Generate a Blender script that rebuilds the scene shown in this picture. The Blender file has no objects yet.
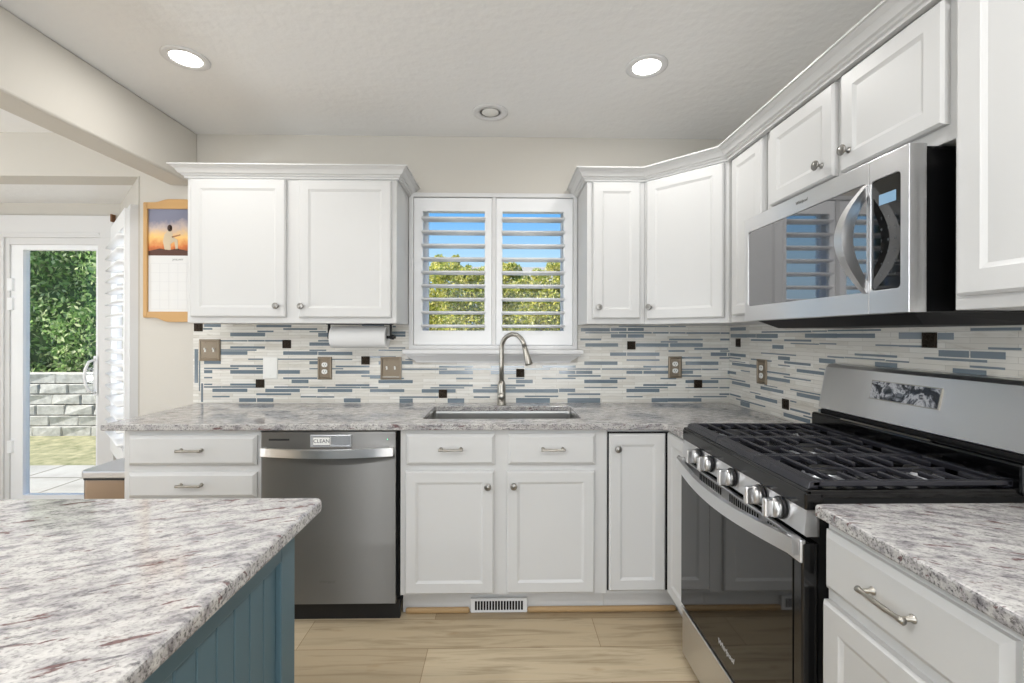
import bpy, bmesh, math, random
from mathutils import Matrix, Vector

random.seed(11)
SC = bpy.context.scene
COL = SC.collection
PI = math.pi

# ------------------------------------------------------------------ camera, world, sun, exposure
cam_data = bpy.data.cameras.new('camera')
cam = bpy.data.objects.new('camera', cam_data)
COL.objects.link(cam)
cam_data.sensor_width = 36.0
cam_data.lens = 455.0 / 1024.0 * 36.0
cam_data.shift_y = -6.5 / 1024.0
cam_data.clip_start = 0.02
yaw, roll = math.atan(.0187), .0021
Fw = Vector((math.sin(yaw), math.cos(yaw), 0)); Rt = Vector((math.cos(yaw), -math.sin(yaw), 0)); Up = Vector((0, 0, 1))
Rx = (Rt + Up * roll).normalized(); Uy = (Up - Rt * roll).normalized()
cam.matrix_world = Matrix(((Rx.x, Uy.x, -Fw.x, 0.0), (Rx.y, Uy.y, -Fw.y, -2.604), (Rx.z, Uy.z, -Fw.z, 1.258), (0, 0, 0, 1)))
SC.camera = cam
SC.view_settings.view_transform = 'Standard'
SC.view_settings.look = 'None'
SC.view_settings.gamma = 1.0
SC.view_settings.use_curve_mapping = False
SC.view_settings.exposure = 0.22

def srgb(r, g, b):
    f = lambda c: (c / 255 / 12.92) if c / 255 <= .04045 else ((c / 255 + .055) / 1.055) ** 2.4
    return (f(r), f(g), f(b), 1.0)

world = bpy.data.worlds.new('sky'); SC.world = world; world.use_nodes = True
wt = world.node_tree; wt.nodes.clear()
wo = wt.nodes.new('ShaderNodeOutputWorld'); wb = wt.nodes.new('ShaderNodeBackground')
tc = wt.nodes.new('ShaderNodeTexCoord'); sx = wt.nodes.new('ShaderNodeSeparateXYZ'); wr = wt.nodes.new('ShaderNodeValToRGB')
wt.links.new(tc.outputs['Generated'], sx.inputs[0]); wt.links.new(sx.outputs['Z'], wr.inputs[0])
wt.links.new(wr.outputs[0], wb.inputs[0]); wt.links.new(wb.outputs[0], wo.inputs[0])
wr.color_ramp.elements[0].position = 0.02; wr.color_ramp.elements[0].color = srgb(205, 228, 244)
wr.color_ramp.elements[1].position = 0.6; wr.color_ramp.elements[1].color = srgb(58, 128, 220)
e = wr.color_ramp.elements.new(.17); e.color = srgb(176, 216, 246)
e = wr.color_ramp.elements.new(.27); e.color = srgb(92, 174, 246)
wb.inputs[1].default_value = 1.0

def light(name, kind, loc, power, size=None, size_y=None, rot=(0, 0, 0), color=(1, 1, 1), angle=None, shape=None):
    d = bpy.data.lights.new(name, kind); d.energy = power; d.color = color
    if kind == 'AREA':
        d.shape = shape or ('RECTANGLE' if size_y else 'DISK'); d.size = size
        if size_y: d.size_y = size_y
    if angle is not None: d.angle = angle
    o = bpy.data.objects.new(name, d); COL.objects.link(o); o.location = loc; o.rotation_euler = rot
    return o

SUN = light('sun', 'SUN', (-6, -5, 9), 8.0, color=(1, .95, .86), angle=.01)
SUN.rotation_euler = Vector((-.64, -.27, .72)).to_track_quat('Z', 'Y').to_euler()
# lamps added at unseen rear and side openings to stand in for daylight
REAR_FILL = light('rear_window_fill', 'AREA', (.1, -5.62, 1.35), 27, 2.4, 1.8, rot=(-PI / 2, 0, PI), color=(.97, .985, 1))
REAR_SLOT = light('rear_slot_fill', 'AREA', (-2.28, -5.62, 1.2), 8, .30, 2.0, rot=(-PI / 2, 0, PI), color=(.97, .985, 1))  # unseen slot lamp, added for a streak on the dishwasher
LEFT_FILL = light('side_window_fill', 'AREA', (-4.47, -2.4, 1.35), 22, 2.6, 1.7, rot=(0, -PI / 2, 0), color=(.95, .975, 1))
# rear and side lamps tilted up, added at those openings to brighten the ceiling
REAR_UPFILL = light('rear_upward_fill', 'AREA', (.1, -5.58, .75), 30, 2.3, .6, color=(.97, .985, 1))
REAR_UPFILL.rotation_euler = Vector((0, -.5, -1)).to_track_quat('Z', 'Y').to_euler()
LEFT_UPFILL = light('side_upward_fill', 'AREA', (-4.40, -2.4, .75), 38, 2.5, .6, color=(.96, .98, 1))
LEFT_UPFILL.rotation_euler = Vector((-.5, 0, -1)).to_track_quat('Z', 'Y').to_euler()
BAY_DAY = light('bay_window_daylight', 'AREA', (-2.03, .59, 1.24), 15, .6, 1.35, color=(.97, .985, 1))
BAY_DAY.rotation_euler = Vector((.703, .711, 0)).to_track_quat('Z', 'Y').to_euler()
# unseen lamps without fixtures, added at ceiling height to brighten the room
for lx, ly, lw in ((-1.26, -2.6, 17), (.6, -2.3, 9), (-1.3, -4.1, 12), (.6, -3.9, 9), (-3.1, -1.4, 7), (-3.1, -3.2, 7)):
    light('unseen_fill_lamp', 'AREA', (lx, ly, 2.378), lw, .115, color=(.985, .985, .985))

# ------------------------------------------------------------------ materials
MATS = {}
def new_mat(name):
    m = bpy.data.materials.new(name); m.use_nodes = True; MATS[name] = m
    n = m.node_tree.nodes; b = n['Principled BSDF']
    return m, m.node_tree, b
def plain(name, col, rough=.5, metal=0.0, spec=.5, coat=0.0, bump=None, emit=None, sheen=0):
    m, t, b = new_mat(name)
    b.inputs['Base Color'].default_value = col; b.inputs['Roughness'].default_value = rough
    b.inputs['Metallic'].default_value = metal; b.inputs['Specular IOR Level'].default_value = spec
    b.inputs['Coat Weight'].default_value = coat
    if emit:
        b.inputs['Emission Color'].default_value = emit[0]; b.inputs['Emission Strength'].default_value = emit[1]
    if bump:   # (scale xyz, strength, distance, detail)
        tcn, mp = coords(t, bump[0]); nz = t.nodes.new('ShaderNodeTexNoise'); nz.inputs['Scale'].default_value = 1.0
        nz.inputs['Detail'].default_value = bump[3]
        t.links.new(mp.outputs[0], nz.inputs['Vector']); bp = t.nodes.new('ShaderNodeBump')
        bp.inputs['Strength'].default_value = bump[1]; bp.inputs['Distance'].default_value = bump[2]
        t.links.new(nz.outputs['Fac'], bp.inputs['Height']); t.links.new(bp.outputs[0], b.inputs['Normal'])
    return m
def coords(t, scale, rot=(0, 0, 0), loc=(0, 0, 0)):
    a = t.nodes.new('ShaderNodeTexCoord'); mp = t.nodes.new('ShaderNodeMapping')
    if any(rot):
        mp.vector_type = 'TEXTURE'; scale = tuple(1 / q for q in scale)      # turn first, then stretch
    mp.inputs['Scale'].default_value = scale; mp.inputs['Rotation'].default_value = rot; mp.inputs['Location'].default_value = loc
    t.links.new(a.outputs['Object'], mp.inputs['Vector'])
    return a, mp
def noise(t, mp, scale=1.0, detail=4.0, rough=.55, dist=0.0):
    n = t.nodes.new('ShaderNodeTexNoise'); n.inputs['Scale'].default_value = scale; n.inputs['Detail'].default_value = detail
    n.inputs['Roughness'].default_value = rough; n.inputs['Distortion'].default_value = dist
    t.links.new(mp.outputs[0], n.inputs['Vector']); return n
def ramp(t, src, stops, interp='LINEAR'):
    r = t.nodes.new('ShaderNodeValToRGB'); r.color_ramp.interpolation = interp
    while len(r.color_ramp.elements) < len(stops): r.color_ramp.elements.new(.5)
    for el, (p, c) in zip(r.color_ramp.elements, stops): el.position = p; el.color = c
    t.links.new(src, r.inputs[0]); return r
def mix(t, fac, a, b, mode='MIX'):
    m = t.nodes.new('ShaderNodeMix'); m.data_type = 'RGBA'; m.blend_type = mode
    for s, v in ((m.inputs[0], fac), (m.inputs[6], a), (m.inputs[7], b)):
        if hasattr(v, 'is_output'): t.links.new(v, s)
        else: s.default_value = v
    return m.outputs[2]

W0 = (0, 0, 0, 1); W1 = (1, 1, 1, 1)
plain('cabinet_white', srgb(208, 208, 207), .38, spec=.4)
plain('trim_white', srgb(222, 222, 222), .45, spec=.4)
plain('wall_paint', srgb(206, 202, 194), .85, spec=.2, bump=((60, 60, 60), .12, .004, 3))
plain('ceiling_paint', srgb(240, 240, 239), .7, spec=.3, bump=((26, 26, 26), .45, .006, 3))
plain('shutter_white', srgb(243, 244, 245), .4)
plain('window_vinyl', srgb(244, 246, 248), .4)
plain('pewter', srgb(150, 148, 144), .34, 1.0, bump=((260, 260, 260), .15, .002, 2))
plain('satin_nickel', srgb(172, 168, 160), .3, 1.0)
plain('chrome', srgb(205, 205, 205), .14, 1.0)
plain('black_gloss', srgb(10, 10, 11), .12, spec=.6)
plain('black_enamel', srgb(5, 5, 6), .14, spec=.5)
plain('cast_iron', srgb(44, 44, 50), .27, spec=.5)
plain('black_matte', srgb(14, 14, 15), .55)
plain('black_gap', srgb(8, 8, 8), .8)
plain('oven_glass', srgb(9, 9, 9), .04, spec=.7)
plain('mirror_glass', (.30, .30, .31, 1), .03, 1.0)
plain('paper_white', srgb(226, 226, 225), .9, spec=.1)
plain('plastic_white', srgb(236, 236, 232), .4)
plain('plate_bronze', srgb(138, 126, 110), .42, .75)
plain('accent_bronze', srgb(56, 48, 40), .4, .8, bump=((190, 190, 190), .9, .006, 2))
plain('tile_grout', srgb(205, 203, 196), .7)
plain('glass_blue', srgb(112, 126, 137), .12, spec=.6, coat=.4)
plain('island_teal', srgb(82, 108, 119), .42, spec=.4)
plain('oak_stain', srgb(196, 154, 98), .5, bump=((14, 14, 160), .1, .002, 3))
plain('shoe_oak', srgb(172, 142, 100), .5)
plain('walnut_block', srgb(116, 78, 48), .6)
plain('lid_grey', srgb(196, 198, 202), .3, .6)
plain('lamp_on', (1, 1, 1, 1), .5, emit=((1, .97, .93, 1), 9.0))
plain('led_green', (.1, .8, .4, 1), .4, emit=((.2, 1, .6, 1), 1.2))
plain('display_blue', srgb(120, 150, 176), .2, emit=(srgb(120, 160, 190), .25))
plain('ink_grey', srgb(120, 120, 124), .6)
plain('grid_grey', srgb(206, 206, 208), .8)
plain('key_grey', srgb(84, 86, 90), .5)
plain('ink_dark', srgb(70, 66, 78), .6)
plain('logo_grey', srgb(120, 120, 118), .4, .3)
plain('logo_pale', srgb(205, 205, 205), .4)
plain('pic_robe', srgb(206, 188, 160), .6); plain('pic_skin', srgb(176, 118, 76), .6); plain('pic_hair', srgb(66, 42, 30), .6)
plain('pic_ember', srgb(240, 170, 70), .6); plain('pic_rock', srgb(84, 48, 34), .6)
plain('soil', srgb(112, 100, 78), .9); plain('bark', srgb(96, 78, 62), .9)
plain('roof_shingle', srgb(150, 146, 138), .9, bump=((3, 3, 9), .5, .03, 3)); plain('siding', srgb(214, 212, 206), .8)
plain('hedge_core', srgb(74, 98, 56), .9)

# brushed stainless steel, grain running level
def steel(name, col, rough, aniso=.8):
    m, t, b = new_mat(name)
    b.inputs['Base Color'].default_value = col; b.inputs['Metallic'].default_value = 1.0; b.inputs['Roughness'].default_value = rough
    b.inputs['Anisotropic'].default_value = aniso
    tg = t.nodes.new('ShaderNodeTangent'); tg.direction_type = 'UV_MAP'; tg.uv_map = 'grain'; t.links.new(tg.outputs[0], b.inputs['Tangent']); b.inputs['Anisotropic Rotation'].default_value = .25
steel('steel', srgb(222, 222, 223), .30)
steel('steel_vertical', srgb(146, 146, 145), .44, 1.0)
steel('steel_dark', srgb(140, 124, 108), .34)  # brown tint puts the reflected floor and cabinets into the bin's colour
steel('sink_steel', srgb(176, 175, 172), .3, .3)

# granite with grey, cream and burgundy streaks, drawn out along one direction of each slab
def granite(name, deg, val=1.0, lo=.60):
    m, t, b = new_mat(name); A = math.radians(deg)
    _, mp = coords(t, (24, 50, 44), rot=(0, 0, A))
    n1 = noise(t, mp, 1.0, 5, .62, .25)
    base = ramp(t, n1.outputs['Fac'], [(.28, srgb(140, 137, 141)), (.40, srgb(184, 181, 182)), (.49, srgb(214, 211, 209)), (.60, srgb(234, 232, 228)), (.74, srgb(202, 198, 201))])
    _, mpl = coords(t, (5, 12, 9), rot=(0, 0, A), loc=(1, 5, 2)); nl = noise(t, mpl, 1.0, 3, .5, .4)
    lr = ramp(t, nl.outputs['Fac'], [(.35, (.84, .835, .85, 1)), (.6, W1)])
    c0 = mix(t, 1.0, base.outputs[0], lr.outputs[0], 'MULTIPLY')
    _, mp2 = coords(t, (17, 62, 50), rot=(0, 0, A), loc=(3.1, 1.7, 0))
    n2 = noise(t, mp2, 1.0, 4, .6, .4)
    red = ramp(t, n2.outputs['Fac'], [(.60, W0), (.655, (.9, .9, .9, 1))])
    c1 = mix(t, red.outputs[0], c0, srgb(124, 92, 92))
    _, mp3 = coords(t, (26, 92, 80), rot=(0, 0, A), loc=(7.3, 4.4, 2))
    n3 = noise(t, mp3, 1.0, 5, .65, .3)
    drk = ramp(t, n3.outputs['Fac'], [(.60, W0), (.67, (.75, .75, .75, 1))])
    c2 = mix(t, drk.outputs[0], c1, srgb(108, 105, 112))
    _, mp4 = coords(t, (150, 210, 210)); n4 = noise(t, mp4, 1.0, 3, .6)
    spk = ramp(t, n4.outputs['Fac'], [(.32, (lo * val, lo * val, lo * val, 1)), (.50, (val, val, val, 1))])
    c3 = mix(t, 1.0, c2, spk.outputs[0], 'MULTIPLY')
    t.links.new(c3, b.inputs['Base Color']); b.inputs['Roughness'].default_value = .09; b.inputs['Specular IOR Level'].default_value = .5
granite('granite_edge', 0, .74, .25); granite('granite', 22, .80); granite('granite_side', -22, .86); granite('granite_back', 10, .78)

# light oak planks, running along x
m, t, b = new_mat('oak_planks')
_, mp = coords(t, (1, 1, 1), loc=(.30, .026, 0))
bk = t.nodes.new('ShaderNodeTexBrick'); t.links.new(mp.outputs[0], bk.inputs['Vector'])
bk.inputs['Scale'].default_value = 1.0; bk.inputs['Brick Width'].default_value = 1.22; bk.inputs['Row Height'].default_value = .187
bk.inputs['Mortar Size'].default_value = .0011; bk.inputs['Mortar Smooth'].default_value = .1; bk.offset = .43; bk.offset_frequency = 2
bk.inputs['Color1'].default_value = srgb(136, 114, 84); bk.inputs['Color2'].default_value = srgb(196, 180, 152); bk.inputs['Mortar'].default_value = srgb(128, 104, 74)
_, mg = coords(t, (2.2, 30, 30)); g = noise(t, mg, 1.0, 6, .6, .8)
gr = ramp(t, g.outputs['Fac'], [(.3, (.58, .54, .48, 1)), (.52, W1), (.72, (1.0, .97, .93, 1))])
cc = mix(t, .85, bk.outputs['Color'], gr.outputs[0], 'MULTIPLY')
_, mk = coords(t, (3.4, 10, 10), loc=(.4, .2, 0)); k = noise(t, mk, 1.0, 3, .5)
kr = ramp(t, k.outputs['Fac'], [(.66, W0), (.76, (.75, .75, .75, 1))])
cc = mix(t, kr.outputs[0], cc, srgb(150, 118, 80))
t.links.new(cc, b.inputs['Base Color']); b.inputs['Roughness'].default_value = .42; b.inputs['Specular IOR Level'].default_value = .35

# pale stone strip mosaic
m, t, b = new_mat('stone_mosaic')
a = t.nodes.new('ShaderNodeTexCoord'); sp = t.nodes.new('ShaderNodeSeparateXYZ'); ad = t.nodes.new('ShaderNodeMath'); ad.operation = 'SUBTRACT'
cb = t.nodes.new('ShaderNodeCombineXYZ'); t.links.new(a.outputs['Object'], sp.inputs[0])
t.links.new(sp.outputs['X'], ad.inputs[0]); t.links.new(sp.outputs['Y'], ad.inputs[1]); t.links.new(ad.outputs[0], cb.inputs['X']); t.links.new(sp.outputs['Z'], cb.inputs['Y'])
bk = t.nodes.new('ShaderNodeTexBrick'); t.links.new(cb.outputs[0], bk.inputs['Vector'])
bk.inputs['Scale'].default_value = 1.0; bk.inputs['Brick Width'].default_value = .19; bk.inputs['Row Height'].default_value = .0165
bk.inputs['Mortar Size'].default_value = .0008; bk.inputs['Mortar Smooth'].default_value = .2; bk.offset = .37; bk.squash = 1.0
bk.inputs['Color1'].default_value = srgb(233, 231, 225); bk.inputs['Color2'].default_value = srgb(214, 210, 201); bk.inputs['Mortar'].default_value = srgb(196, 193, 185)
mpv = t.nodes.new('ShaderNodeMapping'); mpv.inputs['Scale'].default_value = (9, 60, 1); t.links.new(cb.outputs[0], mpv.inputs['Vector'])
v = noise(t, mpv, 1.0, 5, .6, 1.0); vr = ramp(t, v.outputs['Fac'], [(.3, (.80, .78, .75, 1)), (.46, W1)])
t.links.new(mix(t, .8, bk.outputs['Color'], vr.outputs[0], 'MULTIPLY'), b.inputs['Base Color']); b.inputs['Roughness'].default_value = .22

# clear panes, frosted pane
def pane(name, glossy=.05):
    m = bpy.data.materials.new(name); m.use_nodes = True; MATS[name] = m; t = m.node_tree; t.nodes.clear()
    o = t.nodes.new('ShaderNodeOutputMaterial'); mx = t.nodes.new('ShaderNodeMixShader'); tr = t.nodes.new('ShaderNodeBsdfTransparent'); gl = t.nodes.new('ShaderNodeBsdfGlossy')
    tr.inputs[0].default_value = (.97, .985, .98, 1); gl.inputs['Roughness'].default_value = .01
    lw = t.nodes.new('ShaderNodeFresnel'); lw.inputs['IOR'].default_value = 1.38
    ge = t.nodes.new('ShaderNodeNewGeometry'); mu = t.nodes.new('ShaderNodeMath'); mu.operation = 'MULTIPLY'; iv = t.nodes.new('ShaderNodeMath'); iv.operation = 'SUBTRACT'; iv.inputs[0].default_value = 1
    t.links.new(ge.outputs['Backfacing'], iv.inputs[1]); t.links.new(lw.outputs[0], mu.inputs[0]); t.links.new(iv.outputs[0], mu.inputs[1])   # reflect at the front face only
    t.links.new(mu.outputs[0], mx.inputs[0]); t.links.new(tr.outputs[0], mx.inputs[1]); t.links.new(gl.outputs[0], mx.inputs[2]); t.links.new(mx.outputs[0], o.inputs[0])
pane('clear_glass')
m = bpy.data.materials.new('frosted_glass'); m.use_nodes = True; MATS['frosted_glass'] = m; t = m.node_tree; t.nodes.clear()
o = t.nodes.new('ShaderNodeOutputMaterial'); mx = t.nodes.new('ShaderNodeMixShader'); tl = t.nodes.new('ShaderNodeBsdfTranslucent'); df = t.nodes.new('ShaderNodeBsdfDiffuse')
tl.inputs[0].default_value = (.95, .96, .97, 1); df.inputs[0].default_value = (.9, .9, .9, 1); mx.inputs[0].default_value = .25
t.links.new(tl.outputs[0], mx.inputs[1]); t.links.new(df.outputs[0], mx.inputs[2]); t.links.new(mx.outputs[0], o.inputs[0])

# leaves: colour differs leaf by leaf
def leaf_mat(name, cols):
    m, t, b = new_mat(name); g = t.nodes.new('ShaderNodeNewGeometry')
    r = ramp(t, g.outputs['Random Per Island'], [(i / (len(cols) - 1), c) for i, c in enumerate(cols)])
    t.nodes.remove(b); o = t.nodes['Material Output']
    d = t.nodes.new('ShaderNodeBsdfDiffuse'); l = t.nodes.new('ShaderNodeBsdfTranslucent'); x = t.nodes.new('ShaderNodeMixShader'); x.inputs[0].default_value = .45
    t.links.new(r.outputs[0], d.inputs[0]); t.links.new(r.outputs[0], l.inputs[0]); t.links.new(d.outputs[0], x.inputs[1]); t.links.new(l.outputs[0], x.inputs[2]); t.links.new(x.outputs[0], o.inputs[0])
leaf_mat('hedge_leaf', [srgb(92, 124, 72), srgb(134, 168, 100), srgb(176, 202, 134), srgb(228, 232, 190)])  # palest tones put highlights and haze into the leaf colour
leaf_mat('autumn_leaf', [srgb(120, 140, 74), srgb(180, 186, 92), srgb(224, 212, 116), srgb(246, 240, 186)])  # near-white tone stands in for highlights on the leaves
leaf_mat('grass_blade', [srgb(120, 132, 70), srgb(160, 158, 92), srgb(196, 178, 112)])

def mottled(name, c1, c2, scale, rough=.9, brick=None, bump=.4):
    m, t, b = new_mat(name); _, mp = coords(t, (1, 1, 1)); n = noise(t, mp, scale, 5, .6)
    r = ramp(t, n.outputs['Fac'], [(.3, c1), (.7, c2)]); out = r.outputs[0]
    b.inputs['Roughness'].default_value = rough
    bp = t.nodes.new('ShaderNodeBump'); bp.inputs['Strength'].default_value = bump; bp.inputs['Distance'].default_value = .03
    t.links.new(n.outputs['Fac'], bp.inputs['Height']); t.links.new(bp.outputs[0], b.inputs['Normal'])
    if brick:
        bk = t.nodes.new('ShaderNodeTexBrick'); t.links.new(mp.outputs[0], bk.inputs['Vector']); bk.inputs['Scale'].default_value = 1
        bk.inputs['Brick Width'].default_value = brick[0]; bk.inputs['Row Height'].default_value = brick[1]; bk.inputs['Mortar Size'].default_value = brick[2]
        bk.inputs['Color1'].default_value = W1; bk.inputs['Color2'].default_value = (.9, .9, .9, 1); bk.inputs['Mortar'].default_value = (.45, .43, .4, 1)
        out = mix(t, 1.0, out, bk.outputs['Color'], 'MULTIPLY')
    t.links.new(out, b.inputs['Base Color'])
mottled('concrete_block', srgb(168, 164, 154), srgb(206, 202, 192), 14)
mottled('lawn_soil', srgb(112, 114, 78), srgb(172, 164, 128), 9)
mottled('patio_slab', srgb(158, 154, 146), srgb(180, 176, 168), 4, brick=(1.1, .55, .012), bump=.1)

# calendar picture: evening sky over dark ground
m, t, b = new_mat('calendar_sky')
_, mp = coords(t, (1, 1, 1)); spx = t.nodes.new('ShaderNodeSeparateXYZ'); t.links.new(mp.outputs[0], spx.inputs[0])
mr = t.nodes.new('ShaderNodeMapRange'); mr.inputs['From Min'].default_value = .345; mr.inputs['From Max'].default_value = .60; t.links.new(spx.outputs['Z'], mr.inputs['Value'])
n = noise(t, mp, 12, 5, .6); am = t.nodes.new('ShaderNodeMath'); am.operation = 'MULTIPLY_ADD'; t.links.new(n.outputs['Fac'], am.inputs[0]); am.inputs[1].default_value = .45; t.links.new(mr.outputs[0], am.inputs[2])
r = ramp(t, am.outputs[0], [(.2, srgb(70, 32, 20)), (.42, srgb(206, 110, 44)), (.62, srgb(244, 200, 120)), (.85, srgb(196, 176, 168)), (1.0, srgb(120, 122, 142))])
t.links.new(r.outputs[0], b.inputs['Base Color']); b.inputs['Roughness'].default_value = .4
# marbled black and silver display pattern
m, t, b = new_mat('marbled_display')
_, mp = coords(t, (1, 1, 1)); n = noise(t, mp, 13, 4, .6, 1.6)
r = ramp(t, n.outputs['Fac'], [(.48, srgb(26, 27, 32)), (.53, srgb(110, 112, 118)), (.58, srgb(200, 200, 204)), (.66, srgb(70, 72, 78))])
t.links.new(r.outputs[0], b.inputs['Base Color']); b.inputs['Roughness'].default_value = .15

# ------------------------------------------------------------------ mesh helpers
class M:
    """collects shapes into one mesh"""
    def __init__(s): s.bm = bmesh.new()
    def _join(s, t, T=None, mi=0, smooth=False):
        for f in t.faces:
            f.material_index = mi; f.smooth = smooth
        if T is not None: bmesh.ops.transform(t, matrix=T, verts=t.verts)
        me = bpy.data.meshes.new('tmp'); t.to_mesh(me); t.free(); s.bm.from_mesh(me); bpy.data.meshes.remove(me); return s
    def box(s, x0, x1, y0, y1, z0, z1, bev=0, seg=2, mi=0, T=None):
        t = bmesh.new()
        x0, x1 = min(x0, x1), max(x0, x1); y0, y1 = min(y0, y1), max(y0, y1); z0, z1 = min(z0, z1), max(z0, z1)
        v = [t.verts.new(p) for p in ((x0, y0, z0), (x1, y0, z0), (x1, y1, z0), (x0, y1, z0), (x0, y0, z1), (x1, y0, z1), (x1, y1, z1), (x0, y1, z1))]
        for q in ((3, 2, 1, 0), (4, 5, 6, 7), (0, 1, 5, 4), (1, 2, 6, 5), (2, 3, 7, 6), (3, 0, 4, 7)): t.faces.new([v[i] for i in q])
        if bev: bmesh.ops.bevel(t, geom=t.edges[:], offset=min(bev, .49 * min(x1 - x0, y1 - y0, z1 - z0)), segments=seg, affect='EDGES', profile=.5)
        return s._join(t, T, mi)
    def rings(s, loops, mi=0, T=None, close=True, cap0=True, cap1=True, smooth=False):
        t = bmesh.new(); L = [[t.verts.new(p) for p in lp] for lp in loops]; n = len(loops[0])
        for a, b in zip(L, L[1:]):
            for i in range(n if close else n - 1):
                j = (i + 1) % n
                t.faces.new((a[i], a[j], b[j], b[i]))
        if cap0 and close: t.faces.new(list(reversed(L[0])))
        if cap1 and close: t.faces.new(L[-1])
        bmesh.ops.remove_doubles(t, verts=t.verts, dist=1e-6)
        bmesh.ops.recalc_face_normals(t, faces=t.faces)
        return s._join(t, T, mi, smooth)
    def lathe(s, prof, T=None, mi=0, n=24, smooth=True):
        """prof: (radius, z) pairs"""
        loops = [[(max(r, 1e-4) * math.cos(2 * PI * i / n), max(r, 1e-4) * math.sin(2 * PI * i / n), z) for i in range(n)] for r, z in prof]
        return s.rings(loops, mi, T, smooth=smooth)
    def tube(s, pts, rad, mi=0, n=12, T=None, flat=None):
        """round (or flat=(w,h) rectangular) bar along points; rad may be a list"""
        P = [Vector(p) for p in pts]; R = rad if isinstance(rad, (list, tuple)) else [rad] * len(P); loops = []
        ref = None
        for i, p in enumerate(P):
            d = (P[min(i + 1, len(P) - 1)] - P[max(i - 1, 0)]).normalized()
            if ref is None: ref = Vector((0, 0, 1)) if abs(d.z) < .9 else Vector((0, 1, 0)) if abs(d.y) < .9 else Vector((1, 0, 0))
            u = (ref - d * ref.dot(d)).normalized(); w = d.cross(u); ref = u
            if flat: loops.append([p + u * a * flat[1] * R[i] / 2 + w * b * flat[0] * R[i] / 2 for a, b in ((1, 1), (1, -1), (-1, -1), (-1, 1))])
            else: loops.append([p + u * R[i] * math.cos(2 * PI * k / n) + w * R[i] * math.sin(2 * PI * k / n) for k in range(n)])
        return s.rings(loops, mi, T, smooth=not flat)
    def prism(s, poly, z0, z1, holes=(), bev=0, seg=2, mi=0, T=None):
        t = bmesh.new(); E = []
        for lp in [poly] + list(holes):
            v = [t.verts.new((x, y, z0)) for x, y in lp]
            E += [t.edges.new((v[i], v[(i + 1) % len(v)])) for i in range(len(v))]
        if holes:
            bmesh.ops.triangle_fill(t, edges=E, use_beauty=True, use_dissolve=False)
        else:
            t.faces.new(t.verts[:])
        r = bmesh.ops.extrude_face_region(t, geom=t.faces[:])
        bmesh.ops.translate(t, vec=(0, 0, z1 - z0), verts=[g for g in r['geom'] if isinstance(g, bmesh.types.BMVert)])
        bmesh.ops.recalc_face_normals(t, faces=t.faces)
        if bev:
            es = [e for e in t.edges if len(e.link_faces) == 2 and e.calc_face_angle(0) > .6 and abs(e.verts[0].co.z - e.verts[1].co.z) < 1e-6]
            bmesh.ops.bevel(t, geom=es, offset=bev, segments=seg, affect='EDGES', profile=.5)
        return s._join(t, T, mi)
    def sweep(s, path, prof, mi=0, T=None):
        """prof: (outward, z) closed outline swept along a plan path, outward = to the right of travel"""
        P = [Vector((x, y)) for x, y in path]; nr = []
        for i in range(len(P)):
            ds = []
            if i: ds.append((P[i] - P[i - 1]).normalized())
            if i < len(P) - 1: ds.append((P[i + 1] - P[i]).normalized())
            ns = [Vector((d.y, -d.x)) for d in ds]
            if len(ns) == 1: nr.append(ns[0])
            else:
                b = (ns[0] + ns[1]).normalized(); nr.append(b / b.dot(ns[0]))
        loops = [[(p.x + n.x * o, p.y + n.y * o, z) for o, z in prof] for p, n in zip(P, nr)]
        return s.rings(loops, mi, T)
    def panel(s, x0, x1, z0, z1, prof, y=0.0, mi=0, T=None):
        """front with nested rings; prof: (inset, height in front of y)"""
        loops = [[(x0 + i, y - d, z0 + i), (x1 - i, y - d, z0 + i), (x1 - i, y - d, z1 - i), (x0 + i, y - d, z1 - i)] for i, d in prof]
        return s.rings(loops, mi, T)
    def edges(s, mi=1):
        s.bm.normal_update()
        for f in s.bm.faces:
            if abs(f.normal.z) < .5: f.material_index = mi
        return s
    def build(s, name, mats, parent=None, kind=None, label=None):
        s.bm.normal_update()
        uv = s.bm.loops.layers.uv.new('grain')
        for f in s.bm.faces:      # level grain direction for the brushed metals
            n = f.normal; ax, ay, az = abs(n.x), abs(n.y), abs(n.z)
            for l in f.loops:
                c = l.vert.co; l[uv].uv = (c.x, c.y) if az >= ax and az >= ay else (c.x, c.z) if ay >= ax else (c.y, c.z)
        me = bpy.data.meshes.new(name); s.bm.to_mesh(me); s.bm.free()
        for m in (mats if isinstance(mats, (list, tuple)) else [mats]): me.materials.append(MATS[m])
        o = bpy.data.objects.new(name, me); COL.objects.link(o)
        if parent is not None: o.parent = parent
        if kind: o['kind'] = kind
        if label: o['label'] = label
        return o

def thing(name, label, cat, loc=(0, 0, 0), rz=0.0, group=None):
    o = bpy.data.objects.new(name, None); COL.objects.link(o); o.empty_display_size = .05
    o.location = loc; o.rotation_euler = (0, 0, rz); return tag(o, label, cat, group)
def tag(o, label, cat, group=None):
    o['label'] = label; o['category'] = cat
    if group: o['group'] = group
    return o
def struct(name, m, mats, parent=None): return m.build(name, mats, parent, kind=None if parent is not None else 'structure')

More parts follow.
